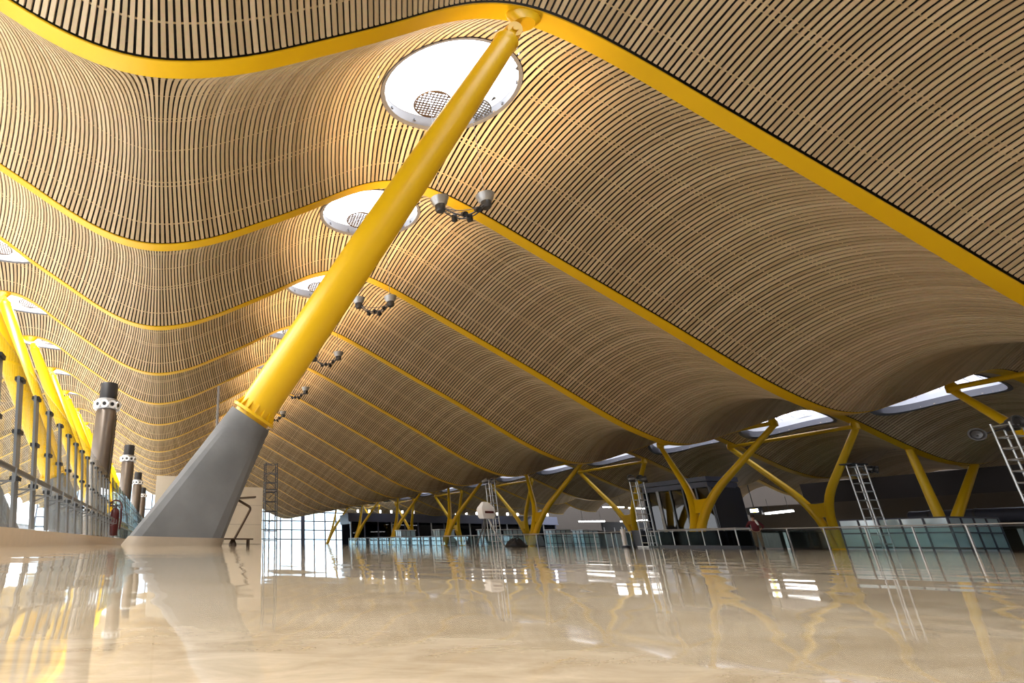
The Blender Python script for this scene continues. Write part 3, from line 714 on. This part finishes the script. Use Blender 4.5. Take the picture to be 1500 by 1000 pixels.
# pale blue glass pavilion behind the railing
def pavilion(label, loc, lx, ly, h, nx, ny, group='pale blue glass cabins', roof=True):
    root = thing('glass_cabin', label, 'cabin', loc, 0, group); root['kind'] = 'thing'
    mb = MB(); mb.box(0,lx,0,ly,0,h); mb.build('glazing', M['bglass'], root)
    mb = MB()
    for i in range(ny+1): y = ly*i/ny; mb.box(-.05,.0,y-.04,y+.04,0,h)
    for i in range(nx+1): x = lx*i/nx; mb.box(x-.04,x+.04,-.05,0,0,h)
    z = h
    while z > h-3.2: mb.box(-.06,.0,0,ly,z-.05,z+.03); mb.box(0,lx,-.06,0,z-.05,z+.03); z -= .85
    mb.build('glazing_bars', M['navy2'], root)
    if roof: mb = MB(); mb.box(-.15,lx+.1,-.15,ly+.1,h,h+.1); mb.build('roof_slab', M['white'], root)
    return root
pavilion('large pale blue glass cabin beyond the railing under the ladder mast', (45,25.2,-5), 4, 5.6, 6.85, 4, 5, roof=False)
pavilion('pale blue glass cabin at the right end beyond the railing', (44,18.2,-5), 3, 2.6, 6.7, 3, 3, roof=False)
for i, (x,y) in enumerate(((52.6,70),(56.9,70),(44.5,74),(39.6,78),(47.5,72.2),(36.2,84))):
    pavilion(['small glass cabin left of the pair below the lit tubes','small glass cabin right of the pair below the lit tubes','small glass cabin behind the yellow Y column near black bag','small glass cabin right of the thin lighting mast','small glass cabin between black bag and the lit tubes','small glass cabin far down the railing'][i], (x,y,-5), 2.3, 2.2, 7.1, 3, 3, 'small glass cabins beyond the railing')
# gallery block with grey-blue fascia
gl = thing('gallery_block', 'long grey blue fascia of a gallery block at the far side', 'gallery', (0,110.6,-5)); gl['kind'] = 'thing'
GX0, GX1 = 36.5, 84
mb = MB(); mb.box(GX0,GX1,0,.5,9.45,10.95); mb.box(GX0,GX1,-.25,0,9.3,9.5); mb.build('fascia', M['navy2'], gl)
mb = MB(); mb.box(GX0+.5,GX1-.4,.4,7.2,8.9,10.8); mb.build('upper_slab', M['navy'], gl)
mb = MB(); mb.box(GX0+.5,GX1-.4,6,6.3,0,9.1); mb.build('back_wall', M['navy'], gl)
for i in range(17):
    x = GX0+.6+i*2.9; mb = MB(); mb.box(x-.13,x+.13,.3,.55,0,9.3); mb.build('mullion', M['galv'] if i % 3 == 0 else M['navy2'], gl)
for i in range(16):
    x = GX0+.6+i*2.9; mb = MB(); mb.box(x+.15,x+2.75,.4,.44,0,9.3); mb.build('pane', M['dglass'], gl)
for i in range(19):
    x = GX0+2+i*2.4; mb = MB(); mb.box(x,x+.22,-.1,.3,11.1,11.6); mb.build('clerestory_glow', M['tube'], gl)  # glowing blocks stand in for sky showing through clerestory openings
# dark back building and tan mezzanine
mz = thing('mezzanine', 'tan mezzanine wall in the dark right part of the hall', 'mezzanine', (64,18,-5)); mz['kind'] = 'thing'
mb = MB(); mb.box(0,.4,0,34,7.0,9.3); mb.build('parapet', M['tan'], mz)
mb = MB(); mb.box(.2,20,0,34,6.6,7.0); mb.build('slab', M['brown'], mz)
mb = MB(); mb.box(3,3.4,0,34,0,6.6); mb.build('lower_wall', M['brown'], mz)
mb = MB(); mb.box(8,8.4,0,34,9.3,12); mb.build('upper_wall', M['brown'], mz)
for i in range(8):
    mb = MB(); mb.box(.2,.5,1+4.3*i,1.3+4.3*i,0,6.6); mb.build('post', M['galv'], mz)
db = thing('dark_gallery', 'dark gallery with slim white posts under the rows of lit tubes', 'gallery', (52,86,-5)); db['kind'] = 'thing'
mb = MB(); mb.box(22,38,0,.4,7.6,9.0); mb.build('parapet', M['black'], db)
mb = MB(); mb.box(22,38,2,2.4,0,7.6); mb.build('back_wall', M['black'], db)
for i in range(9):
    mb = MB(); mb.box(22+2*i,22.14+2*i,-.1,.04,0,8.1); mb.build('post', M['galv'], db)
# fluorescent tubes
def tube_light(label, a, b, w=.16):
    root = thing('tube_light', label, 'lamp', a, 0, 'lit fluorescent tubes'); d = Vector(b)-Vector(a)
    mb = MB(); mb.bar((0,0,0), d, w, w); mb.build('lit_tube', M['tube'], root)
    mb = MB(); mb.bar((0,0,w*.8), d+Vector((0,0,w*.8)), w*.7, .06); mb.build('housing', M['galv'], root)
    for t in (.15,.85):
        p = d*t; mb = MB(); mb.tube([p+Vector((0,0,w)), p+Vector((0,0,1.4))], .02, 6); mb.build('hanger', M['dsteel'], root)
tube_light('lit white tube in upper row, left one', (60.8,70,5.25), (64.2,70,5.3))
tube_light('lit white tube in upper row, middle one crossing the Y column', (65.0,70,5.2), (67.6,70,5.2))
tube_light('lit white tube in upper row, right one', (68.2,70,5.15), (70.4,70,5.15))
tube_light('lit white tube in lower row, left one', (56.5,70,3.25), (60.6,70,3.35))
tube_light('lit white tube in lower row, right one', (63.2,70,3.35), (68.4,70,3.65))
tube_light('single lit white tube right of the person', (60,47.3,3.3), (60,44.6,3.45), .17)
sg_ = thing('lit_sign', 'small dark sign box with lit yellow and white marks above the person', 'sign', (59.6,48.1,3.25))
mb = MB(); mb.box(0,.25,-.75,.75,0,.7); mb.build('sign_box', M['black'], sg_)
for y, w, m in ((.25,.14,'signw'),(.0,.24,'sign'),(-.32,.16,'signw')):
    mb = MB(); mb.box(-.02,0,y-w,y+w*.6,.22,.55); mb.build('lit_mark', M[m], sg_)
mb = MB(); mb.tube([(.12,0,.7),(.12,0,3.0)], .04, 8); mb.build('hanger', M['dsteel'], sg_)
# round yellow pier between the Y arms
tag(MB().lathe((52.5,46.5,-5), [(.36,0),(.36,14.5),(.3,14.6)], n=20).build('round_pier', M['yellow'], None, 40), 'slim round yellow pier seen between arms of slender Y column', 'column', None, 'thing')
# grey blue duct and panel in the right dark
dk = thing('air_duct', 'grey blue air duct lying above the tan parapet at right', 'duct', (60,28.2,1.9))
mb = MB(); mb.lathe((0,0,.55), [(.5,0),(.5,7.5),(.45,7.55)], (0,1,0), 20); mb.build('duct_tube', M['navy2'], dk, 40)
for y in (.8,3.5,6.2):
    mb = MB(); mb.lathe((0,y,.55), [(.54,0),(.54,.12)], (0,1,0), 20); mb.build('duct_band', M['dsteel'], dk, 40)
for y in (1,6):
    mb = MB(); mb.box(-.3,.3,y,y+.2,-2,.08); mb.build('support', M['dsteel'], dk)

# ------------------------------------------------------------------ lights
def area(name, loc, rot, size, energy, col=(1,1,1), spread=PI):
    l = bpy.data.lights.new(name, 'AREA'); l.shape = 'RECTANGLE'; l.size, l.size_y = size; l.energy = energy; l.color = col; l.spread = spread
    o = bpy.data.objects.new(name, l); COL.objects.link(o); o.location = loc; o.rotation_euler = rot; return o
for i, p in enumerate(LAMPS):
    l = bpy.data.lights.new('uplight', 'SPOT'); l.energy = 2300; l.color = (1,.70,.40); l.spot_size = math.radians(150); l.spot_blend = .8; l.shadow_soft_size = .3
    o = bpy.data.objects.new('uplight', l); COL.objects.link(o); o.location = (p[0], p[1], p[2]+.5); o.rotation_euler = (PI,0,0)
for k in range(-1, 14):
    area('left_skylight_boost', (-12.1, Y1+k*BAY+4.2, z_of(-12)+1.9), (0,0,0), (3.4,4.0), 2400, (.97,.98,1), math.radians(150))  # extra lamps added in the left skylights to brighten that side of the ceiling
w = bpy.data.worlds.new('sky'); sc.world = w; w.use_nodes = True
bgn = w.node_tree.nodes['Background']; bgn.inputs['Color'].default_value = (.93,.96,1,1); bgn.inputs['Strength'].default_value = 7.0

# ------------------------------------------------------------------ camera
F = 803.; PXc, PYc = 411., 500.
Vp = Vector((236-PXc, 794.1-PYc, F)); Yv = Vp.normalized()
zx = 430.; zy = 500+(-F*F-(zx-PXc)*(236-PXc))/(794.1-PYc)
up = Vector((zx-PXc, zy-PYc, F)); up = (up-Yv*up.dot(Yv)).normalized(); Xv = Yv.cross(up)
if Xv.x < 0: Xv = -Xv
cx = Vector((Xv.x, Yv.x, up.x)); cy = -Vector((Xv.y, Yv.y, up.y)); cz = -Vector((Xv.z, Yv.z, up.z))
cam = bpy.data.cameras.new('camera'); cam.sensor_width = 36; cam.lens = F/1500*36; cam.shift_x = (750-PXc)/1500; cam.shift_y = 0; cam.clip_start = .01; cam.clip_end = 1500
co = bpy.data.objects.new('camera', cam); COL.objects.link(co)
co.matrix_world = Matrix(((cx.x,cy.x,cz.x,0),(cx.y,cy.y,cz.y,0),(cx.z,cy.z,cz.z,CAMZ),(0,0,0,1)))
sc.camera = co

sc.view_settings.view_transform = 'Standard'; sc.view_settings.look = 'None'; sc.view_settings.exposure = .15; sc.view_settings.gamma = 1
sc.view_settings.use_curve_mapping = False
